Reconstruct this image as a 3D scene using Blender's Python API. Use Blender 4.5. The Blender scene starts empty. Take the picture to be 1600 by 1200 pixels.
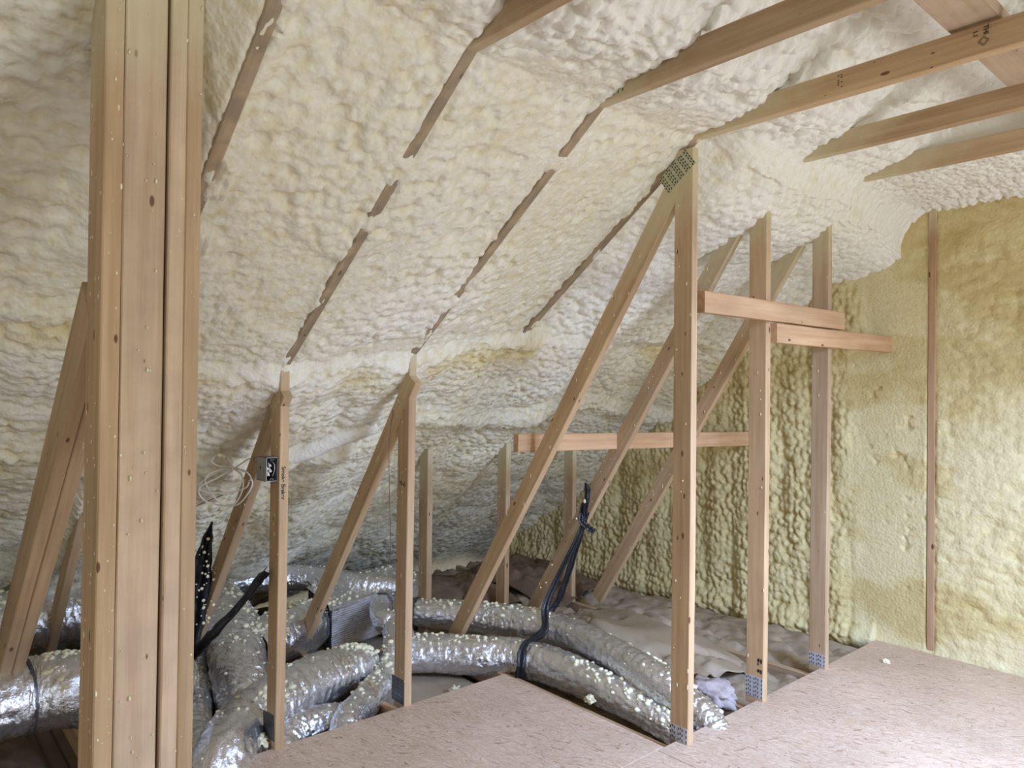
import bpy, bmesh, math, random
import numpy as np
from mathutils import Vector, Matrix, noise as mnoise

random.seed(7)
SC = bpy.context.scene
COL = SC.collection

# ------------------------------------------------------------------ camera
YAW, PITCH, ROLL, FPX = 0.85043, 0.011872, 0.012626, 1139.8
CAM = Vector((0.0, 0.0, 1.4))
_f = Vector((-math.sin(YAW) * math.cos(PITCH), math.cos(YAW) * math.cos(PITCH), math.sin(PITCH)))
_r = Vector((math.cos(YAW), math.sin(YAW), 0))
_u = _r.cross(_f)
c_, s_ = math.cos(ROLL), math.sin(ROLL)
_r, _u = c_ * _r + s_ * _u, -s_ * _r + c_ * _u
cam_d = bpy.data.cameras.new('camera')
cam_d.sensor_width = 36
cam_d.lens = FPX / 1600 * 36
cam_d.clip_start = 0.05
cam = bpy.data.objects.new('camera', cam_d)
cam.matrix_world = Matrix(((_r.x, _u.x, -_f.x, CAM.x), (_r.y, _u.y, -_f.y, CAM.y), (_r.z, _u.z, -_f.z, CAM.z), (0, 0, 0, 1)))
COL.objects.link(cam)
SC.camera = cam

# ------------------------------------------------------------------ light
world = bpy.data.worlds.new('world')
SC.world = world
world.use_nodes = True
bg = world.node_tree.nodes['Background']
bg.inputs['Color'].default_value = (1.0, 0.985, 0.95, 1)
bg.inputs['Strength'].default_value = 0.32


def area(name, loc, target, sx, sy, power, color):
    l = bpy.data.lights.new(name, 'AREA')
    l.shape = 'RECTANGLE'
    l.size, l.size_y, l.energy, l.color = sx, sy, power, color
    o = bpy.data.objects.new(name, l)
    o.location = loc
    o.rotation_euler = (Vector(target) - Vector(loc)).to_track_quat('-Z', 'Y').to_euler()
    COL.objects.link(o)
    return o


# first an added lamp to brighten the floor, then daylight through the window opening low on the room side, and the second one behind the camera
floor_fill = area('window_and_fill_light', (0.75, 2.5, 2.1), (-0.75, 2.75, 0.0), 0.9, 0.9, 112, (0.42, 0.58, 1.0))  # added fill aimed down at the floor, not a window
floor_fill.data.spread = math.radians(110)
area('window_and_fill_light', (2.3, 2.5, 0.75), (-1.2, 2.7, 1.7), 1.3, 1.1, 62, (0.80, 0.88, 1.0))
area('window_and_fill_light', (1.9, -1.6, 1.2), (-2.6, 1.5, 0.6), 0.8, 0.9, 34, (0.78, 0.87, 1.0))

SC.view_settings.view_transform = 'Standard'
SC.view_settings.look = 'None'
SC.view_settings.gamma = 1
SC.view_settings.use_curve_mapping = False
SC.view_settings.exposure = -0.1


# ------------------------------------------------------------------ numpy noise
def _hash(ix, iy, k):
    h = (ix.astype(np.int64) * 374761393 + iy.astype(np.int64) * 668265263 + k * 1274126177) & 0xffffffff
    h = ((h ^ (h >> 13)) * 1103515245) & 0xffffffff
    h = ((h ^ (h >> 16)) * 2246822519) & 0xffffffff
    h = h ^ (h >> 15)
    return (h & 0xffffff) / float(0xffffff)


def vnoise(x, y, k=0):
    ix, iy = np.floor(x), np.floor(y)
    fx, fy = x - ix, y - iy
    fx, fy = fx * fx * (3 - 2 * fx), fy * fy * (3 - 2 * fy)
    a, b = _hash(ix, iy, k), _hash(ix + 1, iy, k)
    c, d = _hash(ix, iy + 1, k), _hash(ix + 1, iy + 1, k)
    return (a * (1 - fx) + b * fx) * (1 - fy) + (c * (1 - fx) + d * fx) * fy


def fbm(x, y, k=0, o=4):
    s, a, t = 0, 0.5, 0
    for i in range(o):
        s = s + a * vnoise(x * 2 ** i, y * 2 ** i, k + i * 17)
        t += a
        a *= 0.5
    return s / t


def domes(x, y, k=0):
    """rounded cells meeting in creases, 0..1"""
    ix, iy = np.floor(x), np.floor(y)
    best = np.full(x.shape, 9.0)
    for dx in (-1, 0, 1):
        for dy in (-1, 0, 1):
            cx, cy = ix + dx, iy + dy
            px = cx + 0.15 + 0.7 * _hash(cx, cy, k)
            py = cy + 0.15 + 0.7 * _hash(cx, cy, k + 5)
            r = 0.75 + 0.5 * _hash(cx, cy, k + 9)
            d = ((x - px) ** 2 + (y - py) ** 2) / (r * r)
            best = np.minimum(best, d)
    return np.clip(1 - best * 1.9, -0.35, 1)


def sstep(a, b, x):
    t = np.clip((x - a) / (b - a), 0, 1)
    return t * t * (3 - 2 * t)


def foam_bubbles(u, v, k=0, stretch=1.0, big=1.0, size=1.0):
    """height of sprayed foam in metres about 0 (top of bubbles) down to -0.03"""
    u = u + 0.03 * (fbm(u * 9, v * 9, k + 3, 3) - 0.5)
    v = v + 0.03 * (fbm(u * 9 + 40, v * 9, k + 4, 3) - 0.5)
    us = u / stretch
    d1 = domes(us / (0.043 * size), v / (0.043 * size), k)
    d2 = domes(us / (0.0225 * size) + 3, v / (0.0225 * size), k + 31)
    d3 = domes(us / 0.15, v / 0.15, k + 63)
    m = sstep(0.35, 0.6, fbm(u * 3.1, v * 3.1, k + 77, 3))
    n = fbm(u * 4, v * 4, k + 80, 3) - 0.5
    h = 0.0165 * (d1 - 0.9) * (0.65 + 0.60 * m) * size + 0.0068 * (d2 - 0.9) * (1.25 - 0.4 * m) + (0.008 * (d3 - 0.6) + 0.020 * n) * big
    return h, (d1 * 0.6 + d2 * 0.4)


# ------------------------------------------------------------------ materials
def new_mat(name):
    m = bpy.data.materials.new(name)
    m.use_nodes = True
    nt = m.node_tree
    b = nt.nodes['Principled BSDF']
    return m, nt, b


def N(nt, typ, **kw):
    n = nt.nodes.new(typ)
    for k, v in kw.items():
        if k.startswith('i_'):
            n.inputs[k[2:].replace('_', ' ')].default_value = v
        else:
            setattr(n, k, v)
    return n


def ramp(nt, stops, src=None):
    r = nt.nodes.new('ShaderNodeValToRGB')
    while len(r.color_ramp.elements) < len(stops):
        r.color_ramp.elements.new(0.5)
    for e, (p, c) in zip(r.color_ramp.elements, stops):
        e.position = p
        e.color = (*c, 1) if len(c) == 3 else c
    if src is not None:
        nt.links.new(src, r.inputs['Fac'])
    return r


def srgb(r, g, b):
    f = lambda c: (c / 255 / 12.92) if c / 255 <= 0.04045 else ((c / 255 + 0.055) / 1.055) ** 2.4
    return (f(r), f(g), f(b))


def mix(nt, a, b, fac, mode='MIX'):
    m = nt.nodes.new('ShaderNodeMix')
    m.data_type = 'RGBA'
    m.blend_type = mode
    for sock, val in ((m.inputs[6], a), (m.inputs[7], b), (m.inputs[0], fac)):
        if hasattr(val, 'links'):
            nt.links.new(val, sock)
        elif isinstance(val, (int, float)):
            sock.default_value = val
        else:
            sock.default_value = (*val, 1)
    return m.outputs[2]


def mat_foam(name, light, mid, deep):
    m, nt, b = new_mat(name)
    tc = N(nt, 'ShaderNodeTexCoord')
    at = N(nt, 'ShaderNodeAttribute', attribute_name='age')
    big = N(nt, 'ShaderNodeTexNoise', i_Scale=1.6, i_Detail=4.0)
    nt.links.new(tc.outputs['Object'], big.inputs['Vector'])
    fine = N(nt, 'ShaderNodeTexNoise', i_Scale=38.0, i_Detail=5.0)
    nt.links.new(tc.outputs['Object'], fine.inputs['Vector'])
    add = N(nt, 'ShaderNodeMath', operation='MULTIPLY_ADD')
    nt.links.new(fine.outputs['Fac'], add.inputs[0])
    add.inputs[1].default_value = 0.35
    nt.links.new(at.outputs['Fac'], add.inputs[2])
    add2 = N(nt, 'ShaderNodeMath', operation='MULTIPLY_ADD')
    nt.links.new(big.outputs['Fac'], add2.inputs[0])
    add2.inputs[1].default_value = 0.5
    nt.links.new(add.outputs[0], add2.inputs[2])
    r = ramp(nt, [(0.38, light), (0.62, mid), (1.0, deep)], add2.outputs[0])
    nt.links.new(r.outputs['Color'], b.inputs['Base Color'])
    b.inputs['Roughness'].default_value = 0.62
    b.inputs['Specular IOR Level'].default_value = 0.3
    v = N(nt, 'ShaderNodeTexVoronoi', i_Scale=75.0, feature='SMOOTH_F1')
    nt.links.new(tc.outputs['Object'], v.inputs['Vector'])
    n2 = N(nt, 'ShaderNodeTexNoise', i_Scale=55.0, i_Detail=5.0)
    nt.links.new(tc.outputs['Object'], n2.inputs['Vector'])
    s = N(nt, 'ShaderNodeMath', operation='SUBTRACT')
    nt.links.new(n2.outputs['Fac'], s.inputs[0])
    nt.links.new(v.outputs['Distance'], s.inputs[1])
    bu = N(nt, 'ShaderNodeBump', i_Strength=0.6, i_Distance=0.005)
    nt.links.new(s.outputs[0], bu.inputs['Height'])
    nt.links.new(bu.outputs['Normal'], b.inputs['Normal'])
    return m


def mat_wood(name, a, c, dark, knots=True, rough=0.62, grey=0.0, over=0.72):
    m, nt, b = new_mat(name)
    tc = N(nt, 'ShaderNodeTexCoord')
    oi = N(nt, 'ShaderNodeObjectInfo')
    off = N(nt, 'ShaderNodeVectorMath', operation='SCALE')
    cmb = N(nt, 'ShaderNodeCombineXYZ')
    for i in range(3):
        nt.links.new(oi.outputs['Random'], cmb.inputs[i])
    nt.links.new(cmb.outputs[0], off.inputs[0])
    off.inputs['Scale'].default_value = 37.0
    add = N(nt, 'ShaderNodeVectorMath', operation='ADD')
    nt.links.new(tc.outputs['Object'], add.inputs[0])
    nt.links.new(off.outputs[0], add.inputs[1])
    mp = N(nt, 'ShaderNodeMapping')
    mp.inputs['Scale'].default_value = (1.6, 42, 42)
    nt.links.new(add.outputs[0], mp.inputs['Vector'])
    wob = N(nt, 'ShaderNodeTexNoise', i_Scale=1.0, i_Detail=6.0, i_Roughness=0.65)
    nt.links.new(mp.outputs[0], wob.inputs['Vector'])
    mp2 = N(nt, 'ShaderNodeMapping')
    mp2.inputs['Scale'].default_value = (2.0, 7, 7)
    nt.links.new(add.outputs[0], mp2.inputs['Vector'])
    lo = N(nt, 'ShaderNodeTexNoise', i_Scale=1.0, i_Detail=3.0)
    nt.links.new(mp2.outputs[0], lo.inputs['Vector'])
    r1 = ramp(nt, [(0.3, c), (0.62, a)], wob.outputs['Fac'])
    r2 = ramp(nt, [(0.3, (0.78, 0.74, 0.70)), (0.7, (1.06, 1.03, 1.0))], lo.outputs['Fac'])
    colr = mix(nt, r1.outputs['Color'], r2.outputs['Color'], 1.0, 'MULTIPLY')
    rr = ramp(nt, [(0.0, (0.84, 0.84, 0.86)), (1.0, (1.06, 1.02, 0.97))], oi.outputs['Random'])
    colr = mix(nt, colr, rr.outputs['Color'], 1.0, 'MULTIPLY')
    if knots:
        mp3 = N(nt, 'ShaderNodeMapping')
        mp3.inputs['Scale'].default_value = (6.0, 15, 15)
        nt.links.new(add.outputs[0], mp3.inputs['Vector'])
        sx3 = N(nt, 'ShaderNodeSeparateXYZ')
        nt.links.new(mp3.outputs[0], sx3.inputs[0])
        yz3 = N(nt, 'ShaderNodeMath', operation='ADD')
        nt.links.new(sx3.outputs[1], yz3.inputs[0])
        nt.links.new(sx3.outputs[2], yz3.inputs[1])
        cb3 = N(nt, 'ShaderNodeCombineXYZ')
        nt.links.new(sx3.outputs[0], cb3.inputs[0])
        nt.links.new(yz3.outputs[0], cb3.inputs[1])
        mp3 = cb3
        vo = N(nt, 'ShaderNodeTexVoronoi', i_Scale=1.0, voronoi_dimensions='2D')
        nt.links.new(mp3.outputs[0], vo.inputs['Vector'])
        sep = N(nt, 'ShaderNodeSeparateColor')
        nt.links.new(vo.outputs['Color'], sep.inputs[0])
        th = N(nt, 'ShaderNodeMapRange', i_From_Min=0.66, i_From_Max=1.0, i_To_Min=0.0, i_To_Max=0.115)
        nt.links.new(sep.outputs[0], th.inputs['Value'])
        dv = N(nt, 'ShaderNodeMath', operation='SUBTRACT')
        nt.links.new(th.outputs[0], dv.inputs[0])
        nt.links.new(vo.outputs['Distance'], dv.inputs[1])
        kn = ramp(nt, [(0.0, (0, 0, 0)), (0.03, (1, 1, 1))], dv.outputs[0])
        colr = mix(nt, colr, dark, kn.outputs['Color'])
    if grey:
        g = N(nt, 'ShaderNodeTexNoise', i_Scale=11.0, i_Detail=6.0)
        nt.links.new(add.outputs[0], g.inputs['Vector'])
        gr = ramp(nt, [(0.42, (0, 0, 0)), (0.6, (grey, grey, grey))], g.outputs['Fac'])
        colr = mix(nt, colr, srgb(120, 108, 92), gr.outputs['Color'])
    # foam overspray clinging to the timber close to the roof slope
    ge = N(nt, 'ShaderNodeNewGeometry')
    sp = N(nt, 'ShaderNodeSeparateXYZ')
    nt.links.new(ge.outputs['Position'], sp.inputs[0])
    m1 = N(nt, 'ShaderNodeMath', operation='MULTIPLY_ADD')
    nt.links.new(sp.outputs[0], m1.inputs[0])
    m1.inputs[1].default_value = 0.72
    m1.inputs[2].default_value = 2.43 + 0.72 * 1.72
    m2 = N(nt, 'ShaderNodeMath', operation='SUBTRACT')
    nt.links.new(m1.outputs[0], m2.inputs[0])
    nt.links.new(sp.outputs[2], m2.inputs[1])
    on_ = N(nt, 'ShaderNodeTexNoise', i_Scale=16.0, i_Detail=6.0)
    nt.links.new(ge.outputs['Position'], on_.inputs['Vector'])
    m3 = N(nt, 'ShaderNodeMath', operation='MULTIPLY_ADD')
    nt.links.new(on_.outputs['Fac'], m3.inputs[0])
    m3.inputs[1].default_value = 0.22
    nt.links.new(m2.outputs[0], m3.inputs[2])
    fa = N(nt, 'ShaderNodeMapRange', i_From_Min=0.24, i_From_Max=0.46, i_To_Min=over, i_To_Max=0.0)
    nt.links.new(m3.outputs[0], fa.inputs['Value'])
    colr = mix(nt, colr, srgb(212, 201, 162), fa.outputs[0])
    nt.links.new(colr, b.inputs['Base Color'])
    b.inputs['Roughness'].default_value = rough
    b.inputs['Specular IOR Level'].default_value = 0.25
    bu = N(nt, 'ShaderNodeBump', i_Strength=0.25, i_Distance=0.002)
    nt.links.new(wob.outputs['Fac'], bu.inputs['Height'])
    nt.links.new(bu.outputs['Normal'], b.inputs['Normal'])
    return m


def mat_osb():
    m, nt, b = new_mat('osb')
    tc = N(nt, 'ShaderNodeTexCoord')
    colr = None
    hgt = None
    for i, (ang, sc) in enumerate(((0.3, 1.0), (1.25, 1.2), (2.2, 0.9), (2.9, 1.35))):
        mp = N(nt, 'ShaderNodeMapping')
        mp.inputs['Rotation'].default_value = (0, 0, ang)
        nz = N(nt, 'ShaderNodeTexNoise', i_Scale=4.0)
        nt.links.new(tc.outputs['Object'], nz.inputs['Vector'])
        ws = N(nt, 'ShaderNodeVectorMath', operation='SCALE')
        nt.links.new(nz.outputs['Color'], ws.inputs[0])
        ws.inputs['Scale'].default_value = 0.12
        ad = N(nt, 'ShaderNodeVectorMath', operation='ADD')
        nt.links.new(tc.outputs['Object'], ad.inputs[0])
        nt.links.new(ws.outputs[0], ad.inputs[1])
        nt.links.new(ad.outputs[0], mp.inputs['Vector'])
        mp2 = N(nt, 'ShaderNodeMapping')
        mp2.inputs['Scale'].default_value = (26 * sc, 150 * sc, 1)
        nt.links.new(mp.outputs[0], mp2.inputs['Vector'])
        vo = N(nt, 'ShaderNodeTexVoronoi', i_Scale=1.0)
        nt.links.new(mp2.outputs[0], vo.inputs['Vector'])
        sep = N(nt, 'ShaderNodeSeparateColor')
        nt.links.new(vo.outputs['Color'], sep.inputs[0])
        cr = ramp(nt, [(0.0, srgb(150, 120, 96)), (0.05, srgb(192, 164, 136)), (0.5, srgb(203, 177, 150)), (1.0, srgb(216, 194, 170))], sep.outputs[0])
        if colr is None:
            colr, hgt = cr.outputs['Color'], sep.outputs[1]
        else:
            st = ramp(nt, [(0.5, (0, 0, 0)), (0.54, (1, 1, 1))], sep.outputs[2])
            colr = mix(nt, colr, cr.outputs['Color'], st.outputs['Color'])
            mm = N(nt, 'ShaderNodeMix')
            nt.links.new(st.outputs['Color'], mm.inputs[0])
            nt.links.new(hgt, mm.inputs[2])
            nt.links.new(sep.outputs[1], mm.inputs[3])
            hgt = mm.outputs[0]
    dn = N(nt, 'ShaderNodeTexNoise', i_Scale=2.2, i_Detail=5.0)
    nt.links.new(tc.outputs['Object'], dn.inputs['Vector'])
    dr = ramp(nt, [(0.3, (0.86, 0.84, 0.82)), (0.65, (1.05, 1.03, 1.03))], dn.outputs['Fac'])
    colr = mix(nt, colr, dr.outputs['Color'], 1.0, 'MULTIPLY')
    nt.links.new(colr, b.inputs['Base Color'])
    b.inputs['Roughness'].default_value = 0.5
    bu = N(nt, 'ShaderNodeBump', i_Strength=0.35, i_Distance=0.0015)
    nt.links.new(hgt, bu.inputs['Height'])
    nt.links.new(bu.outputs['Normal'], b.inputs['Normal'])
    return m


def mat_foil(name='foil', rough=0.22, tint=(0.86, 0.865, 0.88)):
    m, nt, b = new_mat(name)
    tc = N(nt, 'ShaderNodeTexCoord')
    b.inputs['Metallic'].default_value = 0.93
    n1 = N(nt, 'ShaderNodeTexNoise', i_Scale=14.0, i_Detail=6.0, i_Roughness=0.7, i_Distortion=1.2)
    nt.links.new(tc.outputs['Object'], n1.inputs['Vector'])
    v = N(nt, 'ShaderNodeTexNoise', i_Scale=60.0, i_Detail=3.0, i_Distortion=2.0)
    nt.links.new(tc.outputs['Object'], v.inputs['Vector'])
    s = N(nt, 'ShaderNodeMath', operation='ADD')
    nt.links.new(n1.outputs['Fac'], s.inputs[0])
    nt.links.new(v.outputs['Fac'], s.inputs[1])
    bu = N(nt, 'ShaderNodeBump', i_Strength=0.55, i_Distance=0.005)
    nt.links.new(s.outputs[0], bu.inputs['Height'])
    nt.links.new(bu.outputs['Normal'], b.inputs['Normal'])
    cr = ramp(nt, [(0.3, tuple(t * 0.86 for t in tint)), (0.7, tint)], n1.outputs['Fac'])
    nt.links.new(cr.outputs['Color'], b.inputs['Base Color'])
    rr = ramp(nt, [(0.3, (rough * 0.7,) * 3), (0.75, (rough * 1.6,) * 3)], n1.outputs['Fac'])
    nt.links.new(rr.outputs['Color'], b.inputs['Roughness'])
    return m


def mat_simple(name, col, rough=0.6, metal=0.0, noise=0.0, scale=20, bump=0.0, spec=0.4):
    m, nt, b = new_mat(name)
    b.inputs['Base Color'].default_value = (*col, 1)
    b.inputs['Roughness'].default_value = rough
    b.inputs['Metallic'].default_value = metal
    b.inputs['Specular IOR Level'].default_value = spec
    tc = N(nt, 'ShaderNodeTexCoord')
    n1 = N(nt, 'ShaderNodeTexNoise', i_Scale=float(scale), i_Detail=5.0)
    nt.links.new(tc.outputs['Object'], n1.inputs['Vector'])
    cr = ramp(nt, [(0.3, tuple(t * (1 - noise) for t in col)), (0.7, tuple(min(1, t * (1 + noise)) for t in col))], n1.outputs['Fac'])
    nt.links.new(cr.outputs['Color'], b.inputs['Base Color'])
    if bump:
        bu = N(nt, 'ShaderNodeBump', i_Strength=0.7, i_Distance=bump)
        nt.links.new(n1.outputs['Fac'], bu.inputs['Height'])
        nt.links.new(bu.outputs['Normal'], b.inputs['Normal'])
    return m


M = {}
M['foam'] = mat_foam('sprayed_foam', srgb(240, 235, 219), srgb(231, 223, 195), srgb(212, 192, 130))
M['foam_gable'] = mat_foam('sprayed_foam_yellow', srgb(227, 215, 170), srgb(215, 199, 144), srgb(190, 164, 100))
M['wood'] = mat_wood('spruce', srgb(206, 180, 143), srgb(184, 154, 116), srgb(116, 80, 52))
M['wood_pale'] = mat_wood('spruce_pale', srgb(218, 197, 168), srgb(200, 175, 144), srgb(120, 88, 64), grey=0.14)
M['wood_red'] = mat_wood('spruce_red', srgb(210, 176, 138), srgb(190, 152, 112), srgb(106, 72, 52))
M['wood_grey'] = mat_wood('weathered_rafter', srgb(186, 166, 138), srgb(160, 140, 114), srgb(90, 72, 58), grey=0.6, over=0.12)
M['osb'] = mat_osb()
M['foil'] = mat_foil()
M['foil_box'] = mat_foil('foil_ribbed', 0.3, (0.92, 0.92, 0.94))
M['blob'] = mat_simple('foam_blob', srgb(232, 223, 186), 0.6, noise=0.12, scale=30, bump=0.004)
M['kraft'] = mat_simple('kraft_paper', srgb(160, 143, 118), 0.6, noise=0.13, scale=7, bump=0.003)
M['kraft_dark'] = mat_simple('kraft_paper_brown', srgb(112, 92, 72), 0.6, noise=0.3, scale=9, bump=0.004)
M['glass_wool'] = mat_simple('glass_wool', srgb(172, 158, 152), 0.9, noise=0.08, scale=60, bump=0.006)
M['black'] = mat_simple('black_plastic', (0.012, 0.012, 0.014), 0.38, noise=0.3, scale=50, bump=0.004)
M['tape'] = mat_simple('grey_tape', srgb(90, 92, 98), 0.35, metal=0.5, noise=0.2, scale=20, bump=0.002)
M['steel'] = mat_simple('galvanised_steel', srgb(150, 148, 144), 0.42, metal=0.6, noise=0.1, scale=40)
M['plate_green'] = mat_simple('plate_overspray', srgb(186, 184, 150), 0.6, metal=0.1, noise=0.15, scale=60)
M['plate'] = mat_simple('plate_steel', srgb(196, 198, 204), 0.5, metal=0.4, noise=0.12, scale=60)
M['slot'] = mat_simple('punched_slot', srgb(84, 80, 64), 0.8)
M['inside'] = mat_simple('box_inside', (0.02, 0.022, 0.03), 0.5)
M['cable'] = mat_simple('cable_sheath', srgb(232, 226, 212), 0.45, noise=0.06)
M['wire_brown'] = mat_simple('brown_wire', srgb(112, 84, 72), 0.5)
M['ink'] = mat_simple('ink', (0.015, 0.013, 0.012), 0.7)
M['stamp'] = mat_simple('stamp_ink', srgb(92, 74, 54), 0.8)
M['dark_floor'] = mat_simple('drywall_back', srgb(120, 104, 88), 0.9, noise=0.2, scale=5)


# ------------------------------------------------------------------ object helpers
def mesh_obj(name, verts, faces, mat, parent=None, smooth=False, loc=None):
    me = bpy.data.meshes.new(name)
    me.from_pydata([tuple(v) for v in verts], [], faces)
    if smooth:
        me.shade_smooth()
    me.materials.append(mat)
    o = bpy.data.objects.new(name, me)
    COL.objects.link(o)
    if parent is not None:
        o.parent = parent
    if loc is not None:
        o.location = loc
    return o


def bm_obj(name, bm, mat, parent=None, smooth=False):
    me = bpy.data.meshes.new(name)
    bm.to_mesh(me)
    bm.free()
    if smooth:
        me.shade_smooth()
    me.materials.append(mat)
    o = bpy.data.objects.new(name, me)
    COL.objects.link(o)
    if parent is not None:
        o.parent = parent
    return o


def thing(name, label, cat, loc, group=None):
    o = bpy.data.objects.new(name, None)
    o.empty_display_size = 0.1
    COL.objects.link(o)
    o.location = loc
    return tag(o, label, cat, group)


def tag(o, label, cat, group=None, kind=None):
    if label:
        o['label'] = label
    if cat:
        o['category'] = cat
    if group:
        o['group'] = group
    if kind:
        o['kind'] = kind
    return o


def structure(o):
    o['kind'] = 'structure'
    return o


def grid_faces(nu, nv, wrap_v=False):
    i = np.arange(nu - 1)[:, None]
    j = np.arange(nv if wrap_v else nv - 1)[None, :]
    jn = (j + 1) % nv
    a = i * nv + j
    b = (i + 1) * nv + j
    c = (i + 1) * nv + jn
    d = i * nv + jn
    return np.stack(np.broadcast_arrays(a, b, c, d), -1).reshape(-1, 4)


def np_mesh(name, P, F, mat, parent=None, attr=None, smooth=True):
    """fast mesh from numpy quads"""
    me = bpy.data.meshes.new(name)
    P = np.ascontiguousarray(P.reshape(-1, 3), dtype=np.float32)
    F = np.ascontiguousarray(F, dtype=np.int32)
    me.vertices.add(len(P))
    me.vertices.foreach_set('co', P.ravel())
    me.loops.add(F.size)
    me.loops.foreach_set('vertex_index', F.ravel())
    me.polygons.add(len(F))
    me.polygons.foreach_set('loop_start', np.arange(0, F.size, F.shape[1], dtype=np.int32))
    me.update(calc_edges=True)
    if smooth:
        me.shade_smooth()
    if attr is not None:
        a = me.attributes.new('age', 'FLOAT', 'POINT')
        a.data.foreach_set('value', np.ascontiguousarray(attr.ravel(), dtype=np.float32))
    me.materials.append(mat)
    me.validate()
    o = bpy.data.objects.new(name, me)
    COL.objects.link(o)
    if parent is not None:
        o.parent = parent
    return o


def box_bm(sx, sy, sz, bevel=0.0):
    bm = bmesh.new()
    bmesh.ops.create_cube(bm, size=1)
    bmesh.ops.scale(bm, vec=(sx, sy, sz), verts=bm.verts)
    if bevel:
        bmesh.ops.bevel(bm, geom=bm.edges[:], offset=bevel, segments=1, affect='EDGES')
    return bm


def place(o, p, xdir, ydir, parent=None):
    """put o at world p with local x along xdir and local y close to ydir; parent empties carry no rotation"""
    x = Vector(xdir).normalized()
    z = x.cross(Vector(ydir)).normalized()
    y = z.cross(x)
    off = parent.location if parent is not None else Vector((0, 0, 0))
    p = Vector(p) - off
    o.matrix_basis = Matrix(((x.x, y.x, z.x, p.x), (x.y, y.y, z.y, p.y), (x.z, y.z, z.z, p.z), (0, 0, 0, 1)))
    return o


def lumber(name, a, b, wide_dir, mat, parent=None, w=0.089, t=0.038, seg=7, warp=0.0015):
    """a board from a to b (centre line); wide face spans wide_dir; softly uneven edges"""
    a, b = Vector(a), Vector(b)
    L = (b - a).length
    n = max(2, int(L / 0.18))
    prof = [(-w / 2, -t / 2), (w / 2, -t / 2), (w / 2, t / 2), (-w / 2, t / 2)]
    r = 0.003
    ring = []
    for (py, pz) in prof:
        sy, sz = math.copysign(1, py), math.copysign(1, pz)
        pair = [(py - sy * r, pz), (py, pz - sz * r)]
        if sy * sz > 0:
            pair.reverse()
        ring += pair
    # order around
    ring = sorted(ring, key=lambda q: math.atan2(q[1] / t, q[0] / w))
    rnd = random.Random(hash((round(a.x, 3), round(a.z, 3), round(a.y, 3))) & 0xffff)
    ph = rnd.uniform(0, 9)
    V, F = [], []
    for i in range(n + 1):
        x = -L / 2 + L * i / n
        k = math.sin(ph + x * 2.1) * warp
        for (py, pz) in ring:
            V.append((x, py + k + rnd.uniform(-0.0006, 0.0006), pz + 0.6 * k))
    m = len(ring)
    for i in range(n):
        for j in range(m):
            F.append((i * m + j, (i + 1) * m + j, (i + 1) * m + (j + 1) % m, i * m + (j + 1) % m))
    F.append(tuple(range(m)))
    F.append(tuple(reversed([n * m + j for j in range(m)])))
    o = mesh_obj(name, V, F, mat, parent)
    bmf = bmesh.new()
    bmf.from_mesh(o.data)
    bmesh.ops.recalc_face_normals(bmf, faces=bmf.faces)
    bmf.to_mesh(o.data)
    bmf.free()
    place(o, (a + b) / 2, b - a, wide_dir, parent)
    return o


_ICO = bmesh.new()
bmesh.ops.create_icosphere(_ICO, subdivisions=1, radius=1)
_IV = [v.co.copy() for v in _ICO.verts]
_IF = [[v.index for v in f.verts] for f in _ICO.faces]
_ICO.free()
_ICO2 = bmesh.new()
bmesh.ops.create_icosphere(_ICO2, subdivisions=2, radius=1)
_IV2 = [v.co.copy() for v in _ICO2.verts]
_IF2 = [[v.index for v in f.verts] for f in _ICO2.faces]
_ICO2.free()


def blobs(name, items, mat, parent, fine=False):
    """items: (point world, radii (3), axis) joined into one mesh of little foam drops"""
    V, F = [], []
    IV, IF = (_IV2, _IF2) if fine else (_IV, _IF)
    off = parent.location if parent is not None else Vector((0, 0, 0))
    rnd = random.Random(len(items))
    for p, r in items:
        base = len(V)
        q = Matrix.Rotation(rnd.uniform(0, 6), 3, 'Z')
        for v in IV:
            k = rnd.uniform(0.82, 1.15)
            w = q @ Vector((v.x, v.y, 0))
            V.append(Vector(p) - off + Vector((w.x * r[0] * k, w.y * r[1] * k, v.z * r[2] * k)))
        F += [[base + i for i in f] for f in IF]
    o = mesh_obj(name, V, F, mat, parent, smooth=True)
    o['kind'] = 'stuff'
    return o


def catmull(P, n):
    P = [Vector(p) for p in P]
    P = [P[0] * 2 - P[1]] + P + [P[-1] * 2 - P[-2]]
    out = []
    segs = len(P) - 3
    for k in range(n + 1):
        t = k / n * segs
        i = min(int(t), segs - 1)
        t -= i
        a, b, c, d = P[i], P[i + 1], P[i + 2], P[i + 3]
        out.append(0.5 * ((2 * b) + (c - a) * t + (2 * a - 5 * b + 4 * c - d) * t * t + (3 * b - a - 3 * c + d) * t ** 3))
    return out


def catmull_n(rows, n):
    """rows of 4 numbers, interpolated"""
    A = [Vector(r[:3]) for r in rows]
    pts = catmull(A, n)
    seg = len(rows) - 1
    rad = []
    for k in range(n + 1):
        t = k / n * seg
        i = min(int(t), seg - 1)
        t -= i
        t = t * t * (3 - 2 * t)
        rad.append(rows[i][3] * (1 - t) + rows[i + 1][3] * t)
    return pts, rad


def frames(pts):
    T = []
    for i in range(len(pts)):
        a = pts[max(0, i - 1)]
        b = pts[min(len(pts) - 1, i + 1)]
        T.append((b - a).normalized())
    up = Vector((0, 0, 1)) if abs(T[0].z) < 0.9 else Vector((1, 0, 0))
    Nn = (up - T[0] * up.dot(T[0])).normalized()
    out = []
    for t in T:
        Nn = (Nn - t * Nn.dot(t)).normalized()
        out.append((t, Nn, t.cross(Nn)))
    return out


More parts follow.
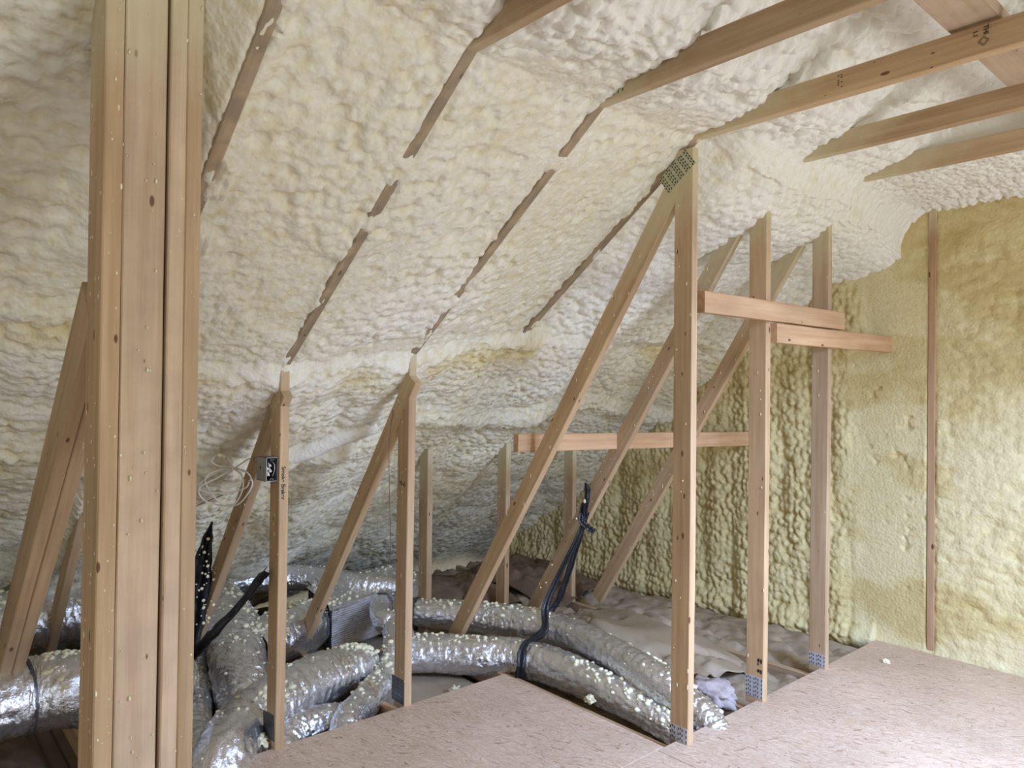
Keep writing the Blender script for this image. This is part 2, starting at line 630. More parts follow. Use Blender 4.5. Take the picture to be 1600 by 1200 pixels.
def tube(name, pts, r, mat, parent=None, m=8, closed_ends=True):
    fr = frames(pts)
    V, F = [], []
    off = parent.location if parent is not None else Vector((0, 0, 0))
    rr = r if isinstance(r, (list, tuple)) else [r] * len(pts)
    for p, (t, a, b), q in zip(pts, fr, rr):
        for j in range(m):
            w = j / m * math.tau
            V.append(p - off + (a * math.cos(w) + b * math.sin(w)) * q)
    n = len(pts)
    for i in range(n - 1):
        for j in range(m):
            F.append((i * m + j, i * m + (j + 1) % m, (i + 1) * m + (j + 1) % m, (i + 1) * m + j))
    if closed_ends:
        F.append(tuple(reversed(range(m))))
        F.append(tuple((n - 1) * m + j for j in range(m)))
    return mesh_obj(name, V, F, mat, parent, smooth=True)


def ribbon(name, rows, mat, facing, parent=None, thick=0.003, crumple=0.006, n=50, across=8, fold=0.012, seed=1):
    """rows: x,y,z,width; a creased band turned towards `facing`"""
    pts, wid = catmull_n(rows, n)
    T = frames(pts)
    fac = Vector(facing).normalized()
    off = parent.location if parent is not None else Vector((0, 0, 0))
    V = []
    for side in (0, 1):
        for i, p in enumerate(pts):
            t = T[i][0]
            s = t.cross(fac).normalized()
            nn = s.cross(t).normalized()
            for j in range(across + 1):
                q = j / across - 0.5
                fz = fold * math.cos(q * 9 + seed) * min(1, wid[i] / 0.05)
                c = mnoise.noise(Vector((i * 0.35, j * 0.9, seed * 3.1))) * crumple
                e = mnoise.noise(Vector((i * 0.25, seed * 7.7, 0))) * 0.12 * wid[i] * (2 * q)
                V.append(p - off + s * (q * wid[i] + e) + nn * (fz + c + (thick if side else 0)))
    n1 = len(pts)
    a1 = across + 1
    F = []
    for i in range(n1 - 1):
        for j in range(across):
            a = i * a1 + j
            F.append((a, a + 1, a + a1 + 1, a + a1))
            b = a + n1 * a1
            F.append((b, b + a1, b + a1 + 1, b + 1))
    N0 = n1 * a1
    for i in range(n1 - 1):
        for j in (0, across):
            a = i * a1 + j
            f = (a, a + a1, a + a1 + N0, a + N0)
            F.append(f if j == 0 else tuple(reversed(f)))
    for i in (0, n1 - 1):
        for j in range(across):
            a = i * a1 + j
            f = (a, a + N0, a + 1 + N0, a + 1)
            F.append(f if i == 0 else tuple(reversed(f)))
    return mesh_obj(name, V, F, mat, parent, smooth=True)


def text_mesh(name, body, size, mat, parent, p, xdir, ydir, extrude=0.0004):
    cu = bpy.data.curves.new(name, 'FONT')
    cu.body = body
    cu.size = size
    cu.extrude = extrude
    cu.offset = 0.0006
    cu.align_x = 'CENTER'
    cu.align_y = 'CENTER'
    tmp = bpy.data.objects.new('tmp', cu)
    COL.objects.link(tmp)
    bpy.context.view_layer.update()
    me = bpy.data.meshes.new_from_object(tmp.evaluated_get(bpy.context.evaluated_depsgraph_get()))
    bpy.data.objects.remove(tmp)
    me.materials.clear()
    me.materials.append(mat)
    me.name = name
    o = bpy.data.objects.new(name, me)
    COL.objects.link(o)
    o.parent = parent
    place(o, p, xdir, ydir, parent)
    return o


# ------------------------------------------------------------------ roof geometry
# truss planes (front face y), ceiling height under the joist and the x of the bend for each
TY = [0.67, 1.20, 1.80, 2.472, 3.08, 3.70]
ZC_Y = [-2.0, 0.56, 0.66, 1.2, 1.8, 2.472, 3.08, 3.70, 4.45]
ZC_Z = [2.52, 2.48, 2.34, 2.335, 2.36, 2.43, 2.445, 2.48, 2.465]
XK = [-1.57, -1.57, -1.57, -1.57, -1.64, -1.725, -1.73, -1.74, -1.74]
PITCH_S = 0.72
GABLE_Y = 4.40


def zc(y):
    return float(np.interp(y, ZC_Y, ZC_Z))


def xk(y):
    return float(np.interp(y, ZC_Y, XK))


def slope_z(x, y):
    return zc(y) + PITCH_S * (x - xk(y))


# ------------------------------------------------------------------ foam under the roof deck
def build_roof_foam():
    xs = np.concatenate([np.arange(-5.6, -3.9, 0.012), np.arange(-3.9, -0.9, 0.0066), np.arange(-0.9, 0.5, 0.0085), np.arange(0.5, 2.6, 0.05)])
    ys = np.concatenate([np.arange(-1.8, 0.14, 0.04), np.arange(0.14, 0.5, 0.012), np.arange(0.5, 4.50, 0.0078)])
    X, Y = np.meshgrid(xs, ys, indexing='ij')
    zcy = np.interp(Y, ZC_Y, ZC_Z)
    xky = np.interp(Y, ZC_Y, XK)
    dx = X - xky
    below = PITCH_S * dx
    # beyond the bend the foam follows the rafters again, thick and lobed at the bend
    up = np.where(dx < 0.34, 0.24 * dx, 0.0816 + 0.66 * (dx - 0.34))
    up = np.minimum(up, 0.62 + 0.1 * (dx - 1.1))
    lastbay = sstep(3.70, 3.76, Y)
    up = up * (1 - lastbay) + lastbay * np.minimum(up, 0.02)
    Z = zcy + np.where(dx < 0, below, up)
    # outward normal (towards the room)
    a = math.atan(PITCH_S)
    nx = math.sin(a) * (1 - 0.1 * sstep(-0.05, 0.15, dx)) * (1 - lastbay * sstep(-0.12, 0.12, dx))
    nz = -np.sqrt(1 - nx * nx)
    S = X / math.cos(a)
    h, d = foam_bubbles(S, Y, 1, stretch=1.15)
    hs, ds = foam_bubbles(S, Y, 11, stretch=1.8, big=0.6)     # stretched lobes above the ceiling joists
    hb, db = foam_bubbles(S, Y, 21, stretch=1.0, big=1.3, size=1.0)
    upper = sstep(0.0, 0.25, dx)
    lower = sstep(-2.70, -2.82, X)
    rough = fbm(S * 1.7, Y * 1.7, 200, 3)
    # upper slope between the rafters, partly shaved flush
    cut = -0.001 - 0.010 * fbm(S * 6, Y * 6, 210, 3) - 0.012 * np.abs(fbm(S * 26, Y * 30, 211, 3) - 0.5) * 2
    shave = sstep(0.50, 0.60, rough + 0.20 * sstep(-2.0, -1.75, X) + 0.10 * sstep(-2.6, -2.74, X))
    flush = np.minimum(h + 0.012, cut * 1.0 + 0.02 * (1 - shave))
    pits = domes(S / 0.09 + 7, Y / 0.09, 300)
    flush = flush - shave * 0.012 * sstep(0.72, 0.95, pits) * (fbm(S * 5, Y * 5, 301, 2) > 0.52)
    trimmed = shave * (h + 0.012 > cut)
    # keep clear of the exposed rafter edges
    for (ty, wdt, amt) in ((0.70, 0.024, 1.0), (1.20, 0.020, 1.0), (1.80, 0.011, 1.0), (2.472, 0.019, 1.0)):
        near = 1 - sstep(wdt, wdt + 0.012, np.abs(Y - ty - 0.019 + 0.020 * (fbm(S * 22, Y * 20, 320, 4) - 0.5)))
        flush = np.where(near > 0, np.minimum(flush, flush * (1 - near) - 0.004 * near), flush)
        bridging = sstep(0.56, 0.66, fbm(S * 8 + ty * 9, Y * 22, 330, 4)) * (1 - sstep(0.02, 0.05, np.abs(Y - ty - 0.019)))
        flush = flush + bridging * 0.016
    # lower part: full bulging foam that buries the rafters
    rows = np.interp(Y % 0.61, [0, 0.3, 0.61], [0.0, 1.0, 0.0])
    lobes = domes(S / 0.33 + 0.4, Y / 0.27, 400)
    low = hb + 0.035 + 0.035 * lobes + 0.035 * (fbm(S * 1.4, Y * 1.4, 401, 2) - 0.5) - 0.03 * rows
    low = low + 0.05 * (1 - sstep(0.0, 0.10, np.abs(X + 3.32 + 0.06 * np.sin(Y * 5))))      # soft swelling band
    step = sstep(-2.72, -2.80, X + 0.02 * (fbm(Y * 6, S * 2, 402, 3) - 0.5))
    o = flush * (1 - step) + low * step
    # bays beyond the fourth truss: recessed next to the rafter, then swelling over the next ones
    far = sstep(2.50, 2.53, Y) * (1 - upper)
    rec = -0.055 * (1 - sstep(2.60, 2.95, Y)) + 0.035 * sstep(2.9, 3.05, Y) + 0.105 * sstep(-2.25, -1.85, X) * sstep(2.55, 2.75, Y)
    mid = h + 0.012 + rec + 0.02 * domes(S / 0.3, Y / 0.22, 410)
    farw = far * (1 - step)
    o = o * (1 - farw) + mid * farw
    # ceiling lobes
    ceil = hs * (1.9 + 1.1 * sstep(0.35, 0.7, dx)) + 0.015 + 0.035 * domes(S / 0.42 + 0.3, Y / 0.24, 420) - 0.06 * sstep(0.35, 0.6, dx) * (fbm(S * 2.4, Y * 4, 421, 2) - 0.4)
    ceil = ceil - 0.02 * (1 - sstep(0.03, 0.07, np.abs((Y - np.array(TY)[np.abs(Y[..., None] - np.array(TY)).argmin(-1)]) - 0.019)))
    ceil = ceil * (1 - lastbay) + (h * 1.2 + 0.012) * lastbay
    o = o * (1 - upper) + ceil * upper
    # fillet against the gable
    gd = np.clip(GABLE_Y - Y, 0, 9)
    fl = np.exp(-gd / 0.13)
    o = o + fl * (0.05 + 0.05 * fbm(S * 3, Y * 0 + 4, 430, 2)) * (1 - 0.5 * upper)
    P = np.stack([X + nx * o, Y, Z + nz * o], -1)
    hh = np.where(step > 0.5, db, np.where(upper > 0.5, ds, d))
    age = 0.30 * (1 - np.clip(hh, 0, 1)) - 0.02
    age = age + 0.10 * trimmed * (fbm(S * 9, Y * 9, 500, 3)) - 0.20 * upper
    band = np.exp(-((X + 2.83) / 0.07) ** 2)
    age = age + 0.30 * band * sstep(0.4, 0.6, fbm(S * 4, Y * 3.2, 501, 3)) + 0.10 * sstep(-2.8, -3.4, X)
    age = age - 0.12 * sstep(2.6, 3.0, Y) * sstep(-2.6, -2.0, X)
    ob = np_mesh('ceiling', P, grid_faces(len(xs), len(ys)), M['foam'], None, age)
    return structure(ob)


build_roof_foam()


def build_gable():
    xs = np.concatenate([np.arange(-5.6, -0.95, 0.0085), np.arange(-0.95, 2.6, 0.05)])
    zs = np.arange(-0.2, 2.66, 0.0085)
    X, Z = np.meshgrid(xs, zs, indexing='ij')
    h, d = foam_bubbles(X, Z, 51, stretch=0.85, big=1.0, size=1.1)
    h2, d2 = foam_bubbles(X, Z, 52, stretch=1.8, big=0.9, size=1.3)
    stud_x = [-1.50, -0.90, -0.29, 0.32]
    tr = sstep(-2.05, -1.85, X + 0.25 * (fbm(X * 2, Z * 2.2, 53, 3) - 0.5))
    cut = -0.004 - 0.003 * fbm(X * 12, Z * 50, 54, 3) - 0.006 * fbm(X * 3, Z * 3, 55, 3)
    bub = sstep(0.46, 0.60, fbm(X * 1.9 + 4, Z * 1.5, 56, 3) + 0.22 * np.exp(-((X + 1.22) / 0.16) ** 2) - 0.25 * np.exp(-((X + 1.72) / 0.2) ** 2) - 0.2 * sstep(1.9, 2.4, Z))
    right = np.minimum(h2 + 0.012, cut)
    lay = foam_bubbles(Z * 0.45 + 3, X * 0.30, 64, size=0.8)[0]
    right = right * (1 - bub) + (h2 * 0.35 + lay * 0.6 + 0.002 + 0.012 * (fbm(X * 2.5, Z * 9, 65, 3) - 0.5)) * bub
    # vertical runs of foam on the left part
    runs = 0.030 * (domes(X / 0.17, Z / 0.75 + 0.3, 57) - 0.5) + 0.02 * (fbm(X * 8, Z * 1.1, 58, 2) - 0.5)
    left = h + 0.020 + runs
    o = left * (1 - tr) + right * tr
    for sx in stud_x:
        w = 0.0195 + 0.004 * (fbm(Z * 20, Z * 0 + sx, 59, 3) - 0.5)
        near = 1 - sstep(w, w + 0.008, np.abs(X - sx))
        o = o * (1 - near) - 0.012 * near
        edge = np.exp(-((np.abs(X - sx) - 0.034) / 0.008) ** 2) * (fbm(Z * 18, X * 30, 60, 3) - 0.45)
        o = o + 0.010 * edge
    # swelling at the foot of the wall
    o = o + 0.05 * np.exp(-((Z + 0.02 + 0.05 * (X > -1.8)) / 0.07) ** 2) * (0.4 + fbm(X * 6, Z * 2, 61, 2))
    P = np.stack([X, GABLE_Y - o, Z], -1)
    dd = d * (1 - tr) + d2 * tr
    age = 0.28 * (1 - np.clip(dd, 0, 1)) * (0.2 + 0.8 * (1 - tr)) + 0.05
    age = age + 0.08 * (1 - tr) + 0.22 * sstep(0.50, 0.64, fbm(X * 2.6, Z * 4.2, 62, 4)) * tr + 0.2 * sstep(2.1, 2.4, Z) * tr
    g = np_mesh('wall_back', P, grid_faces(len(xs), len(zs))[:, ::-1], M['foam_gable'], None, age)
    structure(g)
    for sx in stud_x[:2]:
        lumber('wall_stud', (sx, GABLE_Y + 0.0445, -0.1), (sx, GABLE_Y + 0.0445, 2.50), (0, 1, 0), M['wood_red'], g, seg=12)
    return g


gable = build_gable()

# ------------------------------------------------------------------ floor
floor = bpy.data.objects.new('floor', None)
COL.objects.link(floor)
structure(floor)


def osb_panel(x0, y0, x1, y1, z=0.0, ragged=False):
    t = 0.018
    bm = box_bm(x1 - x0 - 0.003, y1 - y0 - 0.003, t, 0.0015)
    o = bm_obj('floor_panel', bm, M['osb'], floor)
    o.location = ((x0 + x1) / 2, (y0 + y1) / 2, z - t / 2)
    return o


osb_panel(-2.757, -0.09, -1.782, 2.395, 0.0)
osb_panel(-2.752, -2.53, -1.782, -0.09, 0.0)
for (ya, yb) in ((-2.53, -0.09), (-0.09, 2.35), (2.35, 4.385)):
    for (xa, xb) in ((-1.782, -0.562), (-0.562, 0.658), (0.658, 1.878)):
        osb_panel(xa, ya, xb, yb, 0.0)
# gypsum board under the joist bays, seen dark between the ducts
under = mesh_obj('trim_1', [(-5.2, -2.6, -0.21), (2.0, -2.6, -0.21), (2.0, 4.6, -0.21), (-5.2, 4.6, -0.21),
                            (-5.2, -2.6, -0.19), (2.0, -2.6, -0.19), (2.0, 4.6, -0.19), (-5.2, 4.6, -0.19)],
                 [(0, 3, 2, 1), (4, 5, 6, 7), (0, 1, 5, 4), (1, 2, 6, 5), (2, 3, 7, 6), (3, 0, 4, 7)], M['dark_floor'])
structure(under)

# ------------------------------------------------------------------ trusses
TR = 0.038


def spatter_on(parent, y, segs, n, seed, edge_x=True):
    """elongated foam drops on the front faces and edges of members"""
    rnd = random.Random(seed)
    items = []
    for _ in range(n):
        (ax, az), (bx, bz) = rnd.choice(segs)
        t = rnd.random()
        L = math.hypot(bx - ax, bz - az)
        px, pz = -(bz - az) / L, (bx - ax) / L
        q = rnd.uniform(-0.042, 0.042)
        s = rnd.uniform(0.0012, 0.0030)
        items.append(((ax + (bx - ax) * t + px * q, y - 0.0005, az + (bz - az) * t + pz * q), (s, 0.0018, s * rnd.uniform(1.2, 5))))
    return blobs('foam_spatter', items, M['blob'], parent)


def plate(parent, p, w, h, ang, mat, name='connector_plate', t=0.0018):
    """punched plate flat against the front (-y) faces; ang turns it in the truss plane"""
    bm = box_bm(w, h, t, 0.0006)
    o = bm_obj(name, bm, mat, parent)
    c, s = math.cos(ang), math.sin(ang)
    place(o, p, (c, 0, s), (-s, 0, c), parent)
    V, F = [], []
    nx_, ny_ = int(w / 0.009), int(h / 0.017)
    for ix in range(nx_):
        for iy in range(ny_):
            if ix % 4 == 3:
                continue
            x = (ix + 0.5) * w / nx_ - w / 2
            yq = (iy + 0.5 + 0.25 * (ix % 2)) * h / ny_ - h / 2 - 0.002
            b = len(V)
            V += [(x - 0.0026, yq - 0.0052, 0.0012), (x + 0.0026, yq - 0.0052, 0.0012), (x + 0.0026, yq + 0.0052, 0.0012), (x - 0.0026, yq + 0.0052, 0.0012)]
            F.append((b, b + 1, b + 2, b + 3))
    q = mesh_obj('punched_slots', V, F, M['slot'], o)
    q['kind'] = 'stuff'
    return o


def truss(i, label, kneex, ktop, web=None, short=None, joist=True, mats=None, rafter_mat=None, r_lo=-4.95):
    y = TY[i]
    yc = y + TR / 2
    t = thing('roof_truss', label, 'truss', (kneex, y, 0), None)
    W = M['wood']
    mats = mats or {}
    zb = -0.11
    # bottom chord
    lumber('bottom_chord', (-4.9, yc, zb + 0.01), (2.0, yc, zb + 0.01), (0, 0, 1), M['wood'], t)
    k, z0 = xk(y), zc(y)
    # rafter: under face on the foam line
    a = math.atan(PITCH_S)
    nx, nz = math.sin(a), -math.cos(a)
    hw = 0.0445
    def on(x):
        return (x - nx * hw, yc, z0 + PITCH_S * (x - k) - nz * hw)
    lumber('rafter', on(r_lo), on(k + 1.05), (nx, 0, nz), rafter_mat or M['wood_grey'], t, warp=0.0)
    if joist:
        lumber('ceiling_joist', (k - 0.05, yc, z0 + hw), (2.4, yc, z0 + hw), (0, 0, 1), mats.get('joist', W), t)
    lumber('knee_stud', (kneex - 0.0445, yc, -0.02), (kneex - 0.0445, yc, ktop), (1, 0, 0), mats.get('stud', W), t)
    segs = [((kneex - 0.0445, 0.02), (kneex - 0.0445, ktop - 0.2))]
    if web:
        (x0, z0_), (x1, z1_) = web
        lumber('diagonal_web', (x0, yc, z0_), (x1, yc, z1_), (1, 0, 0.6), mats.get('web', W), t)
        segs += [web, web]
    if short:
        sx, zt = short
        lumber('vertical_web', (sx, yc, -0.06), (sx, yc, zt), (1, 0, 0), mats.get('short', W), t)
        segs.append(((sx, 0.1), (sx, zt - 0.1)))
    if i in (1, 2, 3, 4, 5):
        spatter_on(t, y, segs, 46, 40 + i)
    return t


T0 = truss(0, 'roof truss mostly hidden by the big post, with a slanting web at far left', -2.78, 1.5,
           web=((-3.20, 1.30), (-4.25, 0.10)))
T1 = truss(1, 'roof truss whose stud carries the grey electrical box and the handwriting', -2.735, 1.55,
           web=((-2.74, 1.40), (-3.86, 0.0)))
T2 = truss(2, 'roof truss with its knee stud between the electrical box and the floor corner', -2.745, 1.58,
           web=((-2.73, 1.46), (-3.82, -0.02)))
T3 = truss(3, 'nearest of the three tall-stud trusses, with the large green connector plate', -1.725, 2.40,
           web=((-1.82, 2.26), (-3.30, 0.02)), short=(-3.60, 1.06))
T4 = truss(4, 'middle of the three tall-stud trusses, with the black strap tied to its web', -1.745, 2.42,
           web=((-1.88, 2.26), (-3.33, 0.02)), short=(-3.60, 1.08))
T5 = truss(5, 'rear of the three tall-stud trusses, nearest to the yellow gable wall', -1.75, 2.44,
           web=((-1.93, 2.22), (-3.33, 0.02)), short=(-3.60, 1.10))

# connector plates
pl = plate(T3, (-1.805, TY[3] - 0.001, 2.318), 0.165, 0.085, math.radians(37), M['plate_green'])
pl['label'] = 'large punched connector plate dulled green by overspray'
plate(T3, (-1.771, TY[3] - 0.001, 0.033), 0.086, 0.062, 0, M['plate'])
plate(T4, (-1.791, TY[4] - 0.001, 0.060), 0.086, 0.095, 0, M['plate'])
plate(T5, (-1.796, TY[5] - 0.001, 0.040), 0.086, 0.062, 0, M['plate'])
plate(T1, (-2.795, TY[1] - 0.001, 0.075), 0.10, 0.10, 0.1, M['tape'])
plate(T2, (-2.80, TY[2] - 0.001, 0.06), 0.10, 0.11, 0, M['tape'])
plate(T2, (-1.585, TY[2] - 0.001, 2.405), 0.12, 0.07, math.radians(4), M['plate_green'])
plate(T4, (-1.60, TY[4] - 0.001, 2.49), 0.12, 0.06, 0, M['plate_green'])


def ink_marks(parent, rows, mat, name):
    V, F = [], []
    off = parent.location
    for (x, y, z, w, h) in rows:
        b = len(V)
        for dx, dy, dz in ((-w, 0, -h), (w, 0, -h), (w, 0, h), (-w, 0, h), (-w, -0.0006, -h), (w, -0.0006, -h), (w, -0.0006, h), (-w, -0.0006, h)):
            V.append(Vector((x + dx / 2, y + dy, z + dz / 2)) - off)
        F += [(b, b + 1, b + 5, b + 4), (b + 1, b + 2, b + 6, b + 5), (b + 2, b + 3, b + 7, b + 6), (b + 3, b, b + 4, b + 7), (b + 4, b + 5, b + 6, b + 7)]
    return mesh_obj(name, V, F, mat, parent)


# black marker dashes on the foot of the middle tall stud
yy = TY[4] - 0.0004
ink_marks(T4, [(-1.770, yy, 0.186, 0.010, 0.016), (-1.757, yy, 0.184, 0.008, 0.020), (-1.772, yy, 0.168, 0.007, 0.010),
               (-1.770, yy, 0.138, 0.012, 0.013), (-1.757, yy, 0.136, 0.008, 0.018)], M['ink'], 'marker_dashes')
# grade stamps on the joists and on the second stud
tx = text_mesh('grade_stamp', 'THI', 0.018, M['stamp'], T3, (-0.700, TY[3] - 0.0008, 2.498), (0, 0, -1), (1, 0, 0))
tx = text_mesh('grade_stamp', '1.1', 0.016, M['stamp'], T3, (-0.728, TY[3] - 0.0008, 2.494), (0, 0, -1), (1, 0, 0))
bm = bmesh.new()
for s in (0.016, 0.011):
    q = [bm.verts.new((a * s, b * s, 0)) for a, b in ((1, 0), (0, 1), (-1, 0), (0, -1))]
    q2 = [bm.verts.new((a * (s - 0.002), b * (s - 0.002), 0)) for a, b in ((1, 0), (0, 1), (-1, 0), (0, -1))]
    for k in range(4):
        bm.faces.new((q[k], q[(k + 1) % 4], q2[(k + 1) % 4], q2[k]))
dm = bm_obj('grade_stamp', bm, M['stamp'], T3)
place(dm, (-0.706, TY[3] - 0.0009, 2.466), (1, 0, 0), (0, 0, 1), T3)
ink_marks(T3, [(-1.140 + 0.011 * (k % 2), TY[3] - 0.0004, 2.500 - 0.008 * (k // 2), 0.006, 0.0035) for k in (0, 1, 3, 4, 6, 7, 8, 11)], M['stamp'], 'faded_stamp')
text_mesh('grade_stamp', 'THI|', 0.026, M['stamp'], T2, (-2.79, TY[2] - 0.0008, 0.985), (1, 0, 0), (0, 0, 1))
# handwriting down the room-side edge of the first stud
text_mesh('handwriting', 'Smoke Braker', 0.0225, M['ink'], T1, (-2.7345, TY[1] + 0.016, 1.035), (0, 0, -1), (0, 1, 0))

# ------------------------------------------------------------------ built-up post close to the camera
post = thing('built_up_post', 'thick post of nailed planks standing close to the camera on the left', 'post', (-1.80, 0.46, 0))
PX = -1.762
lumber('post_plank', (PX - 0.07, 0.386, 0.0), (PX - 0.07, 0.386, 2.9), (1, 0, 0), M['wood'], post, w=0.14, t=0.038)
lumber('post_plank', (PX - 0.022, 0.4505, 0.0), (PX - 0.022, 0.4505, 2.9), (0, 1, 0), M['wood_pale'], post, w=0.087, t=0.038)
lumber('post_plank', (PX - 0.070, 0.4800, 0.0), (PX - 0.070, 0.4800, 2.9), (1, 0, 0), M['wood'], post, w=0.05, t=0.05)
lumber('post_plank', (PX - 0.068, 0.519, 0.0), (PX - 0.068, 0.519, 2.9), (1, 0, 0), M['wood_pale'], post, w=0.14, t=0.036)
lumber('post_plank', (PX - 0.070, 0.5555, 0.0), (PX - 0.070, 0.5555, 2.9), (1, 0, 0), M['wood'], post, w=0.14, t=0.035)
rnd = random.Random(5)
blobs('foam_spatter', [((PX + 0.0005, rnd.choice([rnd.uniform(0.37, 0.405), rnd.uniform(0.41, 0.49), rnd.uniform(0.505, 0.57)]), rnd.uniform(0.5, 2.5)),
                        (0.0015, s := rnd.uniform(0.0010, 0.0030), s * rnd.uniform(1, 3.2))) for _ in range(110)]
      + [((rnd.uniform(-1.9, -1.77), 0.3665, rnd.uniform(0.5, 2.5)), (s := rnd.uniform(0.0012, 0.0028), 0.0012, s * rnd.uniform(1, 4))) for _ in range(60)],
      M['blob'], post)

# doubled slanting brace behind the post
wb = thing('double_diagonal_brace', 'doubled slanting brace at the far left, behind the big post', 'brace', (-3.7, 0.40, 0))
for k, yy in enumerate((0.386, 0.4255)):
    lumber('brace_plank', (-1.915, yy, 1.60), (-3.72, yy, 0.0), (1, 0, 1), M['wood'], wb, w=0.13)

# ------------------------------------------------------------------ boards nailed across the studs
b1 = lumber('cross_board', (-1.73, 2.54, 1.783), (-1.73, 3.80, 1.792), (0, 0, 1), M['wood_red'])
tag(b1, 'upper of the two boards nailed across the tall studs', 'board')
b2 = lumber('cross_board', (-1.73, 3.115, 1.690), (-1.73, 4.42, 1.705), (0, 0, 1), M['wood_red'])
tag(b2, 'lower of the two boards nailed across the tall studs, running into the gable foam', 'board')
b3 = lumber('cross_board', (-2.700, 2.40, 1.15), (-2.55, 4.42, 1.12), (0, 0, 1), M['wood_red'])
tag(b3, 'reddish board nailed across the slanting webs at mid height', 'board')
pur = lumber('strongback_board', (-0.735, 1.2, 2.545), (-0.735, 4.2, 2.555), (1, 0, 0), M['wood_pale'], w=0.140, t=0.038)
tag(pur, 'flat board lying across the top of the ceiling joists, upper right', 'board')


# ------------------------------------------------------------------ insulation batts between the bottom chords
def batt(y0, y1, x0, x1, zc_, mat, label, seed, amp=0.02):
    xs = np.arange(x0, x1 + 1e-6, 0.018)
    ys = np.linspace(y0, y1, 36)
    X, Y = np.meshgrid(xs, ys, indexing='ij')
    v = (Y - y0) / (y1 - y0)
    edge = np.clip(np.minimum(v, 1 - v) / 0.10, 0, 1) ** 0.6
    cr = np.abs(fbm(X * 4 + Y * 2, Y * 7 - X * 1.5, seed, 4) - 0.5) * 2
    cr2 = np.abs(fbm(X * 9 - Y * 3, Y * 10 + X, seed + 7, 3) - 0.5) * 2
    Z = zc_ + amp * 1.2 * (fbm(X * 1.3, Y * 2, seed + 3, 2) - 0.5) * 2 - amp * 1.1 * (1 - np.clip(cr * 3.5, 0, 1)) - amp * 0.5 * (1 - np.clip(cr2 * 4, 0, 1))
    Z = Z * edge + (zc_ - 0.07) * (1 - edge)
    P = np.stack([X, Y, Z], -1).reshape(-1, 3)
    nb = len(P)
    F = grid_faces(len(xs), len(ys))
    # skirt closing the batt down to its base
    nu, nv = len(xs), len(ys)
    loop = [i * nv for i in range(nu)] + [(nu - 1) * nv + j for j in range(1, nv)] + [i * nv + nv - 1 for i in range(nu - 2, -1, -1)] + [j for j in range(nv - 2, 0, -1)]
    low = P[loop].copy()
    low[:, 2] = -0.18
    P = np.concatenate([P, low])
    k = len(loop)
    sk = np.array([(loop[(q + 1) % k], loop[q], nb + q, nb + (q + 1) % k) for q in range(k)])
    F = np.concatenate([F, sk])
    o = np_mesh('insulation_batt', P, F[:, ::-1] if False else F, mat)
    tag(o, label, 'insulation')
    return o


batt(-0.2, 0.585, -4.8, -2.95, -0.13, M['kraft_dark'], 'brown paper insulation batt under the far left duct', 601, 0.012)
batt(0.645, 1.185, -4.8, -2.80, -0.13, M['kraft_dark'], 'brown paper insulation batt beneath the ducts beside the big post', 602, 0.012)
batt(1.245, 1.785, -4.8, -2.78, -0.13, M['kraft'], 'paper faced batt in the bay between the electrical box stud and the next', 603, 0.012)
batt(1.845, 2.455, -4.8, -2.775, -0.115, M['kraft'], 'smooth paper faced batt along the floor edge under the elbow duct', 604, 0.006)
batt(2.515, 3.065, -4.85, -1.80, -0.10, M['kraft'], 'crumpled paper faced batt between the nearest two tall studs', 605, 0.024)
batt(3.125, 3.685, -4.85, -1.80, -0.045, M['kraft'], 'crumpled paper faced batt between the rear two tall studs', 606, 0.034)
batt(3.745, 4.37, -4.85, -1.80, -0.045, M['kraft'], 'paper faced batt along the foot of the yellow gable wall', 607, 0.030)


